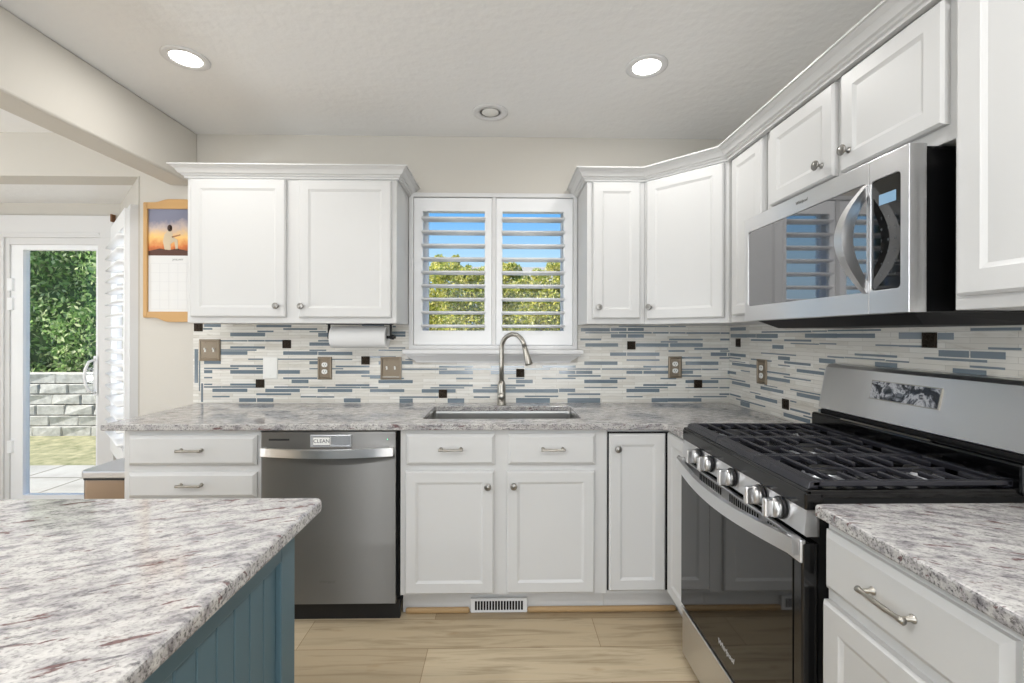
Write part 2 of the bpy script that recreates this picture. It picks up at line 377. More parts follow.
FRONT = Matrix.Rotation(PI / 2, 4, 'X')            # local z -> -y (towards the room on the back run)
def at(x, y, z): return Matrix.Translation((x, y, z))
def text(m, body, size, T, extrude=.0006, mi=0, align='CENTER', shear=0.0):
    c = bpy.data.curves.new('lettering', 'FONT'); c.body = body; c.size = size; c.extrude = extrude; c.align_x = align; c.align_y = 'CENTER'; c.shear = shear
    c.resolution_u = 3
    o = bpy.data.objects.new('lettering', c); COL.objects.link(o); me = bpy.data.meshes.new_from_object(o)
    t = bmesh.new(); t.from_mesh(me); bpy.data.objects.remove(o); bpy.data.curves.remove(c); bpy.data.meshes.remove(me)
    m._join(t, T, mi); return m

DOOR = lambda fr: [(0, 0), (0, .014), (.006, .020), (fr, .020), (fr + .003, .0183), (fr + .011, .0145)]
DRAWER = [(0, 0), (0, .010), (.004, .013), (.013, .020)]
def knob(parent, x, z, y=-.02, mat='pewter', name='knob'):
    m = M(); m.lathe([(0, 0), (.0085, 0), (.0085, .002), (.005, .004), (.0045, .015), (.012, .018), (.0155, .021), (.0155, .024), (.0135, .026), (.0125, .0252), (.0105, .0275), (.009, .0268), (.006, .029), (0, .0298)], T=at(x, y, z) @ FRONT)
    return m.build(name, mat, parent)
def pull(parent, x, z, y=-.02, L=.104, name='handle'):
    m = M(); h = L / 2
    for sgn in (-1, 1):
        m.lathe([(0, 0), (.008, 0), (.008, .002), (.0045, .005), (.0045, .024)], T=at(x + sgn * h * .84, y, z) @ FRONT, n=14)
    n = 14; pts = []; rad = []
    for i in range(n + 1):
        u = -1 + 2 * i / n; pts.append((x + u * h, y - .024 - .003 * (1 - u * u), z)); a = abs(u)
        rad.append(.0052 if a < .3 else .0046 if a < .75 else .0062 if a < .9 else .0068)
    m.tube(pts, rad, n=12)
    return m.build(name, 'satin_nickel', parent)

# ------------------------------------------------------------------ room shell
XR = 1.308; ZC = 2.39; XL = -4.4; YR = -5.6
m = M(); m.box(XL - .15, XR + .15, YR - .15, .70, -.06, 0); struct('floor', m, 'oak_planks')
m = M(); m.box(XL - .15, XR + .15, YR - .15, .15, ZC, ZC + .1); struct('ceiling', m, 'ceiling_paint')
TX = Matrix(((1, 0, 0, 0), (0, 0, -1, 0), (0, 1, 0, 0), (0, 0, 0, 1)))     # (x, z) outline -> wall along x, thickness towards -y
def wall_x(name, x0, x1, y0, y1, z1, holes, mat='wall_paint'):
    m = M(); m.prism([(x0, 0), (x1, 0), (x1, z1), (x0, z1)], 0, y1 - y0, [[(a, c), (b, c), (b, d), (a, d)] for a, b, c, d in holes], T=at(0, y1, 0) @ TX)
    return struct(name, m, mat)
WIN = (-.508, .394, 1.195, 2.038)
wall_x('wall_back', -2.06, XR + .15, 0, .15, ZC, [WIN])
m = M(); m.box(XL, -2.06, 0, .15, 2.146, ZC); struct('wall_bay_header', m, 'wall_paint')
m = M(); m.box(XL, -2.02, .002, .72, 2.148, 2.19); struct('ceiling_bay', m, 'ceiling_paint')
DOORO = (-3.386, -2.731, .0, 1.916)
m = M(); m.box(XL, DOORO[0], .551, .70, 0, 2.15); m.box(DOORO[1], -2.60, .551, .70, 0, 2.15); m.box(DOORO[0], DOORO[1], .551, .70, DOORO[3], 2.15); struct('wall_bay_back', m, 'wall_paint')
BA = thing('wall_bay_side', '', '', (-2.617, .551, 0), math.radians(-44.7)); del BA['label']; del BA['category']; BA['kind'] = 'structure'
m = M(); m.prism([(0, 0), (.79, 0), (.79, 2.15), (0, 2.15)], 0, .12, [[(.13, .56), (.765, .56), (.765, 1.93), (.13, 1.93)]], T=at(0, .12, 0) @ TX); m.build('wall_panel', 'wall_paint', BA)
m = M(); m.box(.135, .76, .085, .095, .575, 1.915); m.build('frosted_pane', 'frosted_glass', BA)
TY = Matrix(((0, 0, 1, 0), (1, 0, 0, 0), (0, 1, 0, 0), (0, 0, 0, 1)))
m = M(); m.prism([(YR - .15, 0), (.15, 0), (.15, ZC), (YR - .15, ZC)], 0, .15, T=at(XR, 0, 0) @ TY); struct('wall_right', m, 'wall_paint')
m = M(); m.prism([(YR - .15, 0), (.70, 0), (.70, ZC), (YR - .15, ZC)], 0, .15, [[(-3.7, .5), (-1.1, .5), (-1.1, 2.15), (-3.7, 2.15)]], T=at(XL - .15, 0, 0) @ TY); struct('wall_left', m, 'wall_paint')  # opening is unseen, added for the side fill lamps
wall_x('wall_rear', XL - .15, XR + .15, YR - .15, YR, ZC, [(-1.1, 1.25, .4, 2.25), (-2.45, -2.1, .1, 2.25)])  # openings are unseen, added for the rear fill and streak lamps
m = M()
for a in (-1.1, -.0, 1.17): m.box(a, a + .08, YR - .10, YR - .04, .4, 2.25)
m.box(-1.1, 1.25, YR - .10, YR - .04, .4, .48); m.box(-1.1, 1.25, YR - .10, YR - .04, 2.17, 2.25)
struct('unseen_window_2', m, 'window_vinyl')  # unseen rear window, added to go with the rear fill lamps
m = M()
for a in (-3.7, -2.45, -1.18): m.box(XL - .10, XL - .04, a, a + .08, .5, 2.15)
m.box(XL - .10, XL - .04, -3.7, -1.1, .5, .58); m.box(XL - .10, XL - .04, -3.7, -1.1, 2.07, 2.15); struct('unseen_window_3', m, 'window_vinyl')  # unseen side window, added to go with the side fill lamps
# dropped beam between kitchen and breakfast nook
m = M(); m.box(-1.878, -1.73, YR, 0, 2.095, ZC, bev=.012, seg=3); struct('ceiling_beam', m, 'wall_paint')

# ------------------------------------------------------------------ kitchen window
w1 = bpy.data.objects.new('window_1', None); COL.objects.link(w1); w1['kind'] = 'structure'
m = M()
m.prism([(-.535, 1.177), (.42, 1.177), (.42, 2.062), (-.535, 2.062)], 0, .028, [[(-.510, 1.199), (.396, 1.199), (.396, 2.038), (-.510, 2.038)]], bev=.004, T=at(0, 0, 0) @ TX)
m.box(-.0668, -.0432, -.022, .010, 1.199, 2.038, bev=.002)
m.build('window_casing', 'trim_white', w1)
m = M(); m.prism([(WIN[0], WIN[2]), (WIN[1], WIN[2]), (WIN[1], WIN[3]), (WIN[0], WIN[3])], 0, .05, [[(-.445, 1.245), (.340, 1.245), (.340, 1.985), (-.445, 1.985)]], T=at(0, .125, 0) @ TX)
m.box(-.085, -.025, .078, .122, 1.245, 1.985); m.build('window_frame', 'window_vinyl', w1)
m = M(); m.box(-.446, .341, .098, .102, 1.244, 1.986); m.build('window_pane', 'clear_glass', w1)
m = M(); m.box(-.559, .446, -.085, 0, 1.150, 1.177, bev=.007, seg=3)
prof = [(.0, .0, 1.150), (.008, .006, 1.150), (.010, .010, 1.142), (.022, .022, 1.134), (.036, .034, 1.122), (.050, .040, 1.116), (.056, .046, 1.110), (.060, .048, 1.102)]
m.rings([[(-.552 + i, -.078 + d, z), (.439 - i, -.078 + d, z), (.439 - i, 0, z), (-.552 + i, 0, z)] for i, d, z in prof]); m.build('window_sill', 'trim_white', w1)

def shutter(label, loc, rz, w, h, op, nl, zs, tilt, lw=.089, group=None):
    """louvred shutter panel, origin at its lower left, op = opening (x0,x1,z0,z1)"""
    r = thing('plantation_shutter', label, 'shutter', loc, rz, group)
    m = M(); m.prism([(0, 0), (w, 0), (w, h), (0, h)], 0, .027, [[(op[0], op[2]), (op[1], op[2]), (op[1], op[3]), (op[0], op[3])]], bev=.003, T=at(0, .012, 0) @ TX); m.build('frame', 'shutter_white', r)
    ca, sa = math.cos(tilt), math.sin(tilt)
    for z in zs:
        sec = []
        for k in range(14):
            a = 2 * PI * k / 14; u, v = lw / 2 * math.copysign(abs(math.cos(a)) ** .7, math.cos(a)), .0085 * math.copysign(abs(math.sin(a)) ** .8, math.sin(a))
            sec.append((u * ca - v * sa, u * sa + v * ca))
        m = M(); m.rings([[(x, -.001 + p, z + q) for p, q in sec] for x in (op[0] - .004, op[1] + .004)], smooth=True); m.build('louver', 'shutter_white', r)
    return r
ZS = [1.915 - .0759 * i for i in range(9)]
shutter('white louvred shutter on the left half of the sink window', (-.508, -.004, 1.201), 0, .4405, .834, (.050, .400, .082, .758), 9, [z - 1.201 for z in ZS], math.radians(-2))
shutter('white louvred shutter on the right half of the sink window', (-.0425, -.004, 1.201), 0, .4365, .834, (.0355, .3835, .082, .758), 9, [z - 1.201 for z in ZS], math.radians(-2))
# bay shutter
nd = Vector((.703, .711)); ad_ = Vector((.711, -.703))
p0 = Vector((-2.617, .551)) + ad_ * .115 - nd * .045
shutter('tall white louvred shutter on the angled window beside the patio door', (p0.x, p0.y, .50), math.radians(-44.7), .66, 1.46, (.05, .635, .10, 1.36), 17, [.14 + .0735 * i for i in range(17)], math.radians(4))
m = M(); m.box(.10, .787, -.042, 0, .470, .50, bev=.004); m.box(.10, .787, -.036, 0, 1.962, 1.985, bev=.003)
m.box(.10, .1135, -.036, 0, .50, 1.962); m.box(.7765, .787, -.036, 0, .50, 1.962); m.build('window_casing', 'trim_white', BA)

# ------------------------------------------------------------------ patio door
d1 = bpy.data.objects.new('door_1', None); COL.objects.link(d1); d1['kind'] = 'structure'; d1.location = (0, .551, 0)
m = M(); m.box(-3.475, -3.378, -.02, 0, 0, 2.061, bev=.003); m.box(-2.739, -2.645, -.02, 0, 0, 2.061, bev=.003); m.box(-3.60, -2.642, -.024, 0, 1.912, 2.061, bev=.003)
m.box(-3.62, -2.735, -.03, 0, 1.925, 1.945, bev=.003); m.build('door_casing', 'trim_white', d1)
m = M(); m.box(-3.390, -3.352, -.006, .13, 0, 1.916); m.box(-2.762, -2.727, -.006, .13, 0, 1.916); m.box(-3.386, -2.731, -.005, .13, 1.866, 1.918); m.box(-3.386, -2.731, 0, .14, 0, .03); m.build('door_frame', 'trim_white', d1)
m = M(); m.prism([(-3.351, .035), (-2.763, .035), (-2.763, 1.865), (-3.351, 1.865)], 0, .04, [[(-3.272, .16), (-2.782, .16), (-2.782, 1.832), (-3.272, 1.832)]], T=at(0, .045, 0) @ TX); m.build('door_leaf', 'window_vinyl', d1)
m = M(); m.box(-3.274, -2.78, .023, .027, .158, 1.834); m.build('door_pane', 'clear_glass', d1)
m = M()
for z in (1.42, 1.55, .45): m.box(-3.362, -3.330, -.012, .022, z, z + .085, bev=.003)
m.build('hinge', 'window_vinyl', d1)
m = M(); m.box(-2.792, -2.752, -.006, .02, .84, 1.11, bev=.004)
m.tube([(-2.775, -.004, 1.085), (-2.80, -.03, 1.07), (-2.812, -.042, 1.02), (-2.815, -.045, .97), (-2.812, -.042, .92), (-2.80, -.03, .875), (-2.775, -.004, .86)], .009); m.build('door_handle', 'window_vinyl', d1)
m = M(); m.box(-2.634, -2.622, -.046, -.014, 2.012, 2.062, bev=.002); tag(m.build('bracket', 'walnut_block'), 'small brown block at the right end of the patio door head', 'bracket').location = (0, .551 - .015, 0)

# ------------------------------------------------------------------ wall cabinets
ZU0, ZU1 = 1.315, 2.048
CROWN = [(-.012, 2.036), (.008, 2.036), (.009, 2.044), (.016, 2.047), (.018, 2.053), (.026, 2.056), (.030, 2.062), (.038, 2.075), (.048, 2.083), (.051, 2.086), (.058, 2.087), (.058, 2.093), (-.012, 2.093)]
def cabinet(name, label, loc, rz, w, d, z0, z1, doors=(), drawers=(), group=None, toe=False, fr=.047, cat='cabinet', hollow=False):
    r = thing(name, label, cat, loc, rz, group)
    m = M()
    if hollow:      # open at the top for the sink bowl
        m.box(0, w, 0, .02, z0, z1); m.box(0, .02, .0205, d - .0125, z0, z1); m.box(w - .02, w, .0205, d - .0125, z0, z1); m.box(0, w, d - .012, d, z0, z1); m.box(.0205, w - .0205, .0205, d - .0125, z0, z0 + .02)
    else: m.box(0, w, 0, d, z0, z1, bev=.0015, seg=1)
    m.build('body', 'cabinet_white', r)
    if toe:
        m = M(); m.box(.0, w, .055, d, 0, z0); m.build('toe_kick', 'cabinet_white', r)
    for x0, x1, a, b, k in doors:
        m = M(); m.panel(x0, x1, a, b, DOOR(fr)); o = m.build('door', 'cabinet_white', r)
        if k: knob(o, k[0], k[1])
    for x0, x1, a, b, hx in drawers:
        m = M(); m.panel(x0, x1, a, b, DRAWER); o = m.build('drawer', 'cabinet_white', r)
        if hx is not None: pull(o, hx, (a + b) / 2 + .004)
    return r
UL = cabinet('wall_cabinet', 'white two-door wall cabinet left of the sink window', (-1.576, -.305, 0), 0, 1.038, .303, ZU0, ZU1,
        [(.024, .491, 1.345, 2.030, (.453, 1.399)), (.557, 1.014, 1.343, 2.028, (.575, 1.398))])
m = M(); m.sweep([(-.004, .305), (-.004, -.001), (1.042, -.001), (1.042, .305)], CROWN); m.build('crown_moulding', 'cabinet_white', UL)
cabinet('wall_cabinet', 'narrow single-door white wall cabinet just right of the sink window', (.422, -.305, 0), 0, .293, .303, ZU0, ZU1,
        [(.026, .268, 1.342, 2.030, (.055, 1.398))])
r = thing('corner_wall_cabinet', 'white wall cabinet with a diagonal door across the room corner', 'cabinet', (.716, -.305, 0), -PI / 4)
R45 = Matrix.Rotation(PI / 4, 4, 'Z')
poly = [(.716, -.003), (.716, -.305), (1.003, -.592), (1.305, -.592), (1.305, -.003)]
m = M(); m.prism([tuple((R45 @ Vector((x - .716, y + .305, 0)))[:2]) for x, y in poly], ZU0, ZU1); m.build('body', 'cabinet_white', r)
m = M(); m.panel(.018, .390, 1.338, 2.030, DOOR(.047)); o = m.build('door', 'cabinet_white', r); knob(o, .043, 1.398)
cabinet('wall_cabinet', 'slim white wall cabinet between the corner cabinet and the microwave', (1.016, -.594, 0), -PI / 2, .268, .29, ZU0, ZU1,
        [(.036, .264, 1.345, 2.024, None)], fr=.04)
cabinet('wall_cabinet', 'short two-door white wall cabinet right above the microwave', (1.02, -.864, 0), -PI / 2, .745, .286, 1.704, ZU1,
        [(.041, .374, 1.745, 2.030, (.327, 1.793)), (.403, .720, 1.742, 2.030, (.439, 1.796))])
cabinet('wall_cabinet', 'tall white wall cabinet at the right edge, beside the microwave', (1.003, -1.612, 0), -PI / 2, .62, .30, ZU0, ZU1,
        [(.018, .60, 1.345, 2.030, (.56, 1.398))], fr=.052)
m = M(); m.sweep([(.418, 0), (.418, -.306), (.7165, -.306), (1.0, -.5935), (1.0, -2.24)], CROWN)
tag(m.build('crown_moulding', 'cabinet_white'), 'white crown moulding along the top of the right-hand wall cabinets', 'moulding')

# ------------------------------------------------------------------ base cabinets
ZB0, ZB1 = .108, .841
cabinet('drawer_cabinet', 'white base cabinet with stacked drawers at the left end of the sink run', (-1.655, -.585, 0), 0, .592, .575, ZB0, ZB1,
        (), [(.028, .578, .688, .817, .303), (.028, .578, .548, .656, .303), (.028, .578, .405, .518, .303), (.028, .578, .135, .375, .303)], toe=True)
cabinet('sink_cabinet', 'white sink base cabinet with two doors under two false drawers', (-.453, -.585, 0), 0, .914, .575, ZB0, ZB1,
        [(.023, .412, .120, .658, (.386, .596)), (.468, .857, .121, .658, (.499, .598))], [(.026, .416, .686, .822, .224), (.474, .861, .685, .822, .671)], toe=True, hollow=True)
r = thing('corner_base_cabinet', 'white corner base cabinet with a folding two-leaf door beside the range', 'cabinet', (.463, -.585, 0), 0)
poly = [(.463, -.01), (.463, -.585), (.742, -.585), (.742, -.834), (1.30, -.834), (1.30, -.01)]
m = M(); m.prism([(x - .463, y + .585) for x, y in poly], ZB0, ZB1); m.build('body', 'cabinet_white', r)
m = M(); m.prism([(x - .463, y + .585) for x, y in [(.463, -.01), (.463, -.53), (.80, -.53), (.80, -.834), (1.30, -.834), (1.30, -.01)]], 0, ZB0); m.build('toe_kick', 'cabinet_white', r)
m = M(); m.box(.0005, .275, -.006, .001, .125, .829); m.build('gap_shade', 'black_gap', r)  # black sheet standing in for shade in the gap around the door
m = M(); m.panel(.006, .2565, .128, .822, DOOR(.047)); o = m.build('door', 'cabinet_white', r); knob(o, .040, .759)
LEAF = at(.279, -.026, 0) @ Matrix.Rotation(-PI / 2, 4, 'Z')
m = M(); m.panel(0, .222, .128, .832, DOOR(.047), T=LEAF); o = m.build('door', 'cabinet_white', r)
k = knob(o, .196, .765); k.data.transform(LEAF)
cabinet('drawer_cabinet', 'white base cabinet with one drawer over a door, right of the range', (.742, -1.580, 0), -PI / 2, .393, .555, ZB0, ZB1,
        [(.006, .385, .13, .662, None)], [(.008, .388, .690, .822, .193)], toe=True, fr=.05)
cabinet('drawer_cabinet', 'white base cabinet at the right edge of the picture, under the near worktop', (.742, -1.976, 0), -PI / 2, .60, .555, ZB0, ZB1,
        [(.03, .57, .13, .662, None)], [(.03, .57, .690, .822, .30)], toe=True)
for x0, x1 in ((-.440, -.150), (.110, .79)):
    m = M(); m.box(x0, x1, -.5305 - .022, -.5305, 0, .026, bev=.012, seg=3)
    tag(m.build('shoe_moulding', 'shoe_oak'), 'oak shoe moulding along the toe kick %s of the floor register' % ('left' if x0 < 0 else 'right'), 'moulding')
r = thing('floor_register', 'white slotted air register in the toe kick under the sink', 'vent', (-.018, -.532, 0))
m = M(); m.box(-.128, .128, -.012, 0, .001, .066, bev=.003); m.build('frame', 'trim_white', r)
m = M()
for i in range(17): m.box(-.104 + i * .013 - .0046, -.104 + i * .013 + .0046, -.0128, -.010, .014, .054)
m.build('slots', 'black_gap', r)

# ------------------------------------------------------------------ worktops and sink
SX0, SX1, SY0, SY1 = -.374, .364, -.494, -.120
def rrect(x0, x1, y0, y1, r, n=5):
    p = []
    for cx, cy, a0 in ((x1 - r, y1 - r, 0), (x0 + r, y1 - r, 90), (x0 + r, y0 + r, 180), (x1 - r, y0 + r, 270)):
        for i in range(n + 1):
            a = math.radians(a0 + 90 * i / n); p.append((cx + r * math.cos(a), cy + r * math.sin(a)))
    return p
ZT = .87
m = M(); m.prism([(-1.729, -.007), (-1.729, -.618), (.700, -.618), (.717, -.634), (.717, -.834), (1.301, -.834), (1.301, -.007)], .842, ZT, [rrect(SX0, SX1, SY0, SY1, .02)], bev=.004)
tag(m.edges().build('worktop', ['granite_back', 'granite_edge']), 'grey speckled granite worktop with the sink cut into it, under the window', 'worktop')
m = M(); m.prism([(.717, -2.60), (.717, -1.572), (.727, -1.564), (1.301, -1.564), (1.301, -2.60)], .842, ZT, bev=.005)
tag(m.edges().build('worktop', ['granite_side', 'granite_edge']), 'granite worktop with burgundy flecks, right of the range', 'worktop')
r = thing('sink', 'stainless undermount sink below the gooseneck tap', 'sink', (-.005, -.307, .842))
m = M(); a, b = .376, .194
loops = [[(x, y, z) for x, y in rrect(-a - o, a + o, -b - o, b + o, .02 + max(o, 0))] for o, z in ((.02, -.001), (0, -.001), (-.002, -.012), (-.006, -.17), (-.03, -.198), (-.30 * .5, -.202))]
m.rings(loops, cap0=False, cap1=True); m.build('basin', 'sink_steel', r)
m = M(); m.lathe([(0, -.199), (.042, -.199), (.045, -.197), (.042, -.196), (.03, -.200), (0, -.2005)]); m.build('drain', 'chrome', r)

r = thing('tap', 'brushed steel gooseneck kitchen tap behind the sink', 'tap', (-.010, -.082, ZT))
m = M(); m.lathe([(0, 0), (.028, 0), (.028, .006), (.0235, .010), (.0225, .09), (.0215, .115), (.0145, .135), (0, .136)]); m.build('base', 'satin_nickel', r)
dirv = Vector((.155, -.13)).normalized(); rad = .080; pts = [(0, 0, .12), (0, 0, .22), (0, 0, .312)]
for i in range(1, 15):
    a = math.radians(i * 12); q = rad - rad * math.cos(a); pts.append((dirv.x * q, dirv.y * q, .312 + rad * math.sin(a)))
m = M(); m.tube(pts, .0125, n=16); m.build('spout', 'satin_nickel', r)
e1 = Vector(pts[-1]); dd = (e1 - Vector(pts[-2])).normalized()
m = M(); m.tube([e1, e1 + dd * .02, e1 + dd * .06, e1 + dd * .098, e1 + dd * .104], [.0135, .0138, .0165, .0205, .0175], n=18); m.build('spray_head', 'satin_nickel', r)
m = M(); m.lathe([(0, 0), (.019, 0), (.0195, .03), (.017, .034), (0, .035)], T=at(0, -.018, .052) @ FRONT); m.build('lever', 'satin_nickel', r)

# ------------------------------------------------------------------ tiled splashbacks
BACK_STRIPS = [(-1740,-1721,984,1175),(-1715,-1709,938,1107),(-1703,-1693,877,982),(-1692,-1642,1284,1294),(-1687,-1642,972,980),(-1687,-1642,1010,1018),(-1687,-1642,1039,1057),(-1687,-1594,1091,1113),(-1687,-1594,1300,1317),(-1687,-1590,957,966),(-1687,-1495,1062,1070),(-1640,-1545,903,911),(-1640,-1446,933,952),(-1595,-1446,1143,1164),(-1595,-1446,1218,1226),(-1594,-1395,1166,1174),(-1587,-1397,957,966),(-1541,-1397,969,981),(-1541,-1355,1036,1057),(-1541,-1355,1074,1085),(-1541,-1348,1178,1191),(-1541,-1347,1247,1268),(-1491,-1397,877,898),(-1442,-1350,1218,1227),(-1441,-1355,1114,1122),(-1395,-1355,1062,1070),(-1395,-1201,915,926),(-1395,-1200,1299,1312),(-1391,-1300,877,898),(-1390,-1300,1271,1280),(-1347,-1249,1218,1227),(-1345,-1152,932,951),(-1295,-1102,956,965),(-1276,-1049,1115,1122),(-1274,-1152,1036,1057),(-1245,-1055,1006,1016),(-1245,-1055,1284,1294),(-1245,-1053,1143,1163),(-1198,-1104,983,1003),(-1147,-1059,902,910),(-1098,-1049,1061,1068),(-1098,-1049,1090,1108),(-1098,-1007,955,963),(-1098,-1004,1165,1173),(-1098,-1004,1271,1278),(-1098,-922,1195,1214),(-1056,-958,901,909),(-1051,-857,932,950),(-1049,-922,1218,1227),(-1049,-922,1246,1268),(-1049,-857,1142,1161),(-1002,-811,954,962),(-972,-908,1061,1068),(-972,-857,1114,1120),(-951,-760,966,977),(-951,-760,1036,1055),(-951,-760,1073,1083),(-904,-810,874,897),(-807,-712,954,962),(-806,-758,1019,1028),(-802,-678,1308,1315),(-758,-698,1009,1028),(-758,-612,1127,1136),(-757,-563,932,949),(-709,-696,1089,1108),(-709,-576,1166,1173),(-709,-515,983,1001),(-674,-557,1247,1260),(-674,-557,1263,1277),(-652,-557,1179,1187),(-630,-612,1300,1309),(-590,-515,871,896),(-590,-370,899,908),(-581,-565,1006,1014),(-577,-516,1090,1109),(-577,-368,1058,1067),(-557,-516,1115,1120),(-464,-272,929,949),(-415,-223,953,960),(-366,-321,1058,1067),(-366,-174,964,976),(-366,-174,1034,1055),(-366,-174,1071,1082),(-317,-223,871,896),(-269,-174,1005,1014),(-221,-174,1058,1067),(-174,-72,1059,1067),(-172,313,929,949),(-169,-77,899,908),(-121,70,953,960),(-72,72,1034,1055),(-72,72,1059,1068),(-72,119,1071,1082),(-72,122,964,976),(26,119,1006,1014),(72,168,983,1003),(72,266,871,898),(122,314,904,912),(124,266,1060,1068),(222,413,1006,1014),(222,414,1071,1085),(318,411,932,952),(318,412,1036,1054),(367,555,871,898),(367,555,915,925),(367,556,1060,1068),(367,557,1020,1030),(416,509,1036,1054),(440,560,1228,1239),(443,609,1279,1299),(463,654,955,962),(463,654,983,1003),(463,654,1088,1108),(469,657,1192,1212),(469,657,1268,1275),(563,847,1060,1068),(610,703,1006,1015),(611,705,1140,1159),(616,705,1244,1264),(616,705,1283,1299),(661,761,1306,1312),(661,851,1268,1277),(706,797,1037,1054),(706,799,902,909),(706,896,931,951),(706,896,1111,1120),(709,896,1140,1159),(713,805,1244,1264),(713,805,1283,1300),(754,944,954,962),(760,948,1192,1212),(761,948,1306,1311),(803,952,1072,1083),(803,993,967,978),(804,952,1037,1054),(851,944,874,897),(858,948,1268,1277),(902,993,1006,1014),(903,1000,1216,1224),(945,1139,877,897),(948,1042,1163,1173),(952,1146,1229,1239),(956,1047,1268,1276),(957,1047,1306,1311),(957,1146,1192,1213),(1020,1090,1037,1055),(1020,1139,1020,1029),(1020,1139,1059,1067),(1020,1141,1124,1135),(1047,1097,955,961),(1047,1097,984,1001),(1047,1237,1088,1108),(1051,1246,1267,1276),(1094,1286,902,909),(1098,1293,1175,1186),(1142,1237,955,961),(1143,1237,984,1001),(1143,1237,1059,1067),(1193,1286,1140,1160),(1193,1306,1007,1013),(1244,1306,915,924),(1244,1306,953,961),(1244,1306,1124,1133),(1248,1306,1165,1171),(1248,1306,1229,1240),(1250,1301,1267,1276),(1291,1306,1036,1055),(1294,1306,1140,1157)]
SIDE_STRIPS = [(-83,-10,1039,1054),(-132,-10,1127,1134),(-180,-10,1110,1114),(-180,-10,1006,1013),(-132,-16,917,926),(-184,-16,1141,1157),(-184,-20,1285,1303),(-193,-24,1246,1266),(-227,-40,1090,1105),(-227,-40,983,1000),(-368,-83,901,908),(-224,-132,876,900),(-227,-135,1063,1069),(-282,-195,1247,1266),(-306,-227,1090,1107),(-325,-227,958,963),(-420,-236,1230,1239),(-420,-236,1130,1137),(-465,-279,934,951),(-469,-287,1246,1266),(-513,-327,987,1003),(-604,-330,1167,1173),(-704,-335,1272,1279),(-466,-361,1009,1013),(-561,-377,1076,1084),(-561,-377,1042,1058),(-513,-427,1195,1213),(-561,-473,1144,1161),(-561,-473,1116,1121),(-699,-516,884,902),(-702,-516,1064,1070),(-700,-520,1129,1140),(-704,-520,1232,1241),(-607,-565,959,965),(-699,-565,921,930),(-761,-565,1012,1018),(-750,-567,1220,1225),(-761,-610,991,1007),(-781,-610,1097,1111),(-781,-655,908,914),(-852,-665,1249,1267),(-798,-711,1274,1279),(-806,-750,940,956),(-796,-753,1119,1124),(-844,-753,1147,1165),(-849,-755,1223,1228),(-890,-801,1171,1177),(-1059,-803,1275,1281),(-1034,-853,1250,1266),(-1076,-894,1173,1178),(-1124,-943,1185,1193),(-1124,-1035,1147,1167),(-1129,-1037,1223,1228),(-1168,-1080,1171,1176),(-1217,-1131,1248,1269),(-1217,-1131,1222,1228),(-1404,-1221,1186,1193),(-1313,-1265,1247,1267),(-1356,-1268,1197,1216),(-1402,-1311,1148,1165),(-1448,-1359,1170,1176),(-1449,-1361,1197,1216),(-1485,-1361,1272,1280),(-1485,-1407,1222,1228)]
def splash(label, outline, strips, accents, side):
    r = thing('splashback', label, 'splashback')
    m = M()
    if side: m.prism(outline, 0, .006, T=at(XR - .0065, 0, 0) @ TY)
    else: m.prism(outline, 0, .006, T=at(0, -.0005, 0) @ TX)
    for a, b, c, d in strips:
        a, b, c, d = a / 1000, b / 1000, c / 1000, d / 1000
        if side: m.box(XR - .0078, XR - .005, a, b, c, d, mi=1)
        else: m.box(a, b, -.0078, -.005, c, d, mi=1)
    m.build('tiles', ['stone_mosaic', 'glass_blue'], r)
    for u, z in accents:
        m = M(); s = .0235
        if side: T = at(XR - .0065, u, z) @ Matrix.Rotation(-PI / 2, 4, 'Z')
        else: T = at(u, -.0065, z)
        m.panel(-s, s, -s, s, [(0, 0), (0, .004), (.003, .005), (.006, .0035), (.008, .0035)], T=T)
        for i in range(4):
            q = T @ at((-.009, .009)[i % 2], -.0035, (-.009, .009)[i // 2]) @ FRONT
            m.lathe([(.007, 0), (.006, .002), (.003, .001), (0, .0022)], T=q, n=8)
        m.build('accent_tile', 'accent_bronze', r, label='small dark bronze square tile')
    return r
splash('pale stone mosaic splashback with slate blue strips behind the sink', [(-1.748, .870), (XR - .007, .870), (XR - .007, 1.3145), (.424, 1.3145), (.424, 1.10), (-.538, 1.10), (-.538, 1.3145), (-1.748, 1.3145)], BACK_STRIPS,
       [(-1.719, 1.2985), (-1.225, 1.204), (-1.374, .981), (-.782, 1.112), (-.344, .923), (.096, 1.041), (.733, 1.200), (1.119, .979)], False)
splash('pale stone mosaic splashback with slate blue strips behind the range', [(-2.6, .87), (-.0005, .87), (-.0005, 1.3145), (-2.6, 1.3145)], SIDE_STRIPS,
       [(-.107, 1.218), (-.531, .942), (-1.239, 1.245)], True)

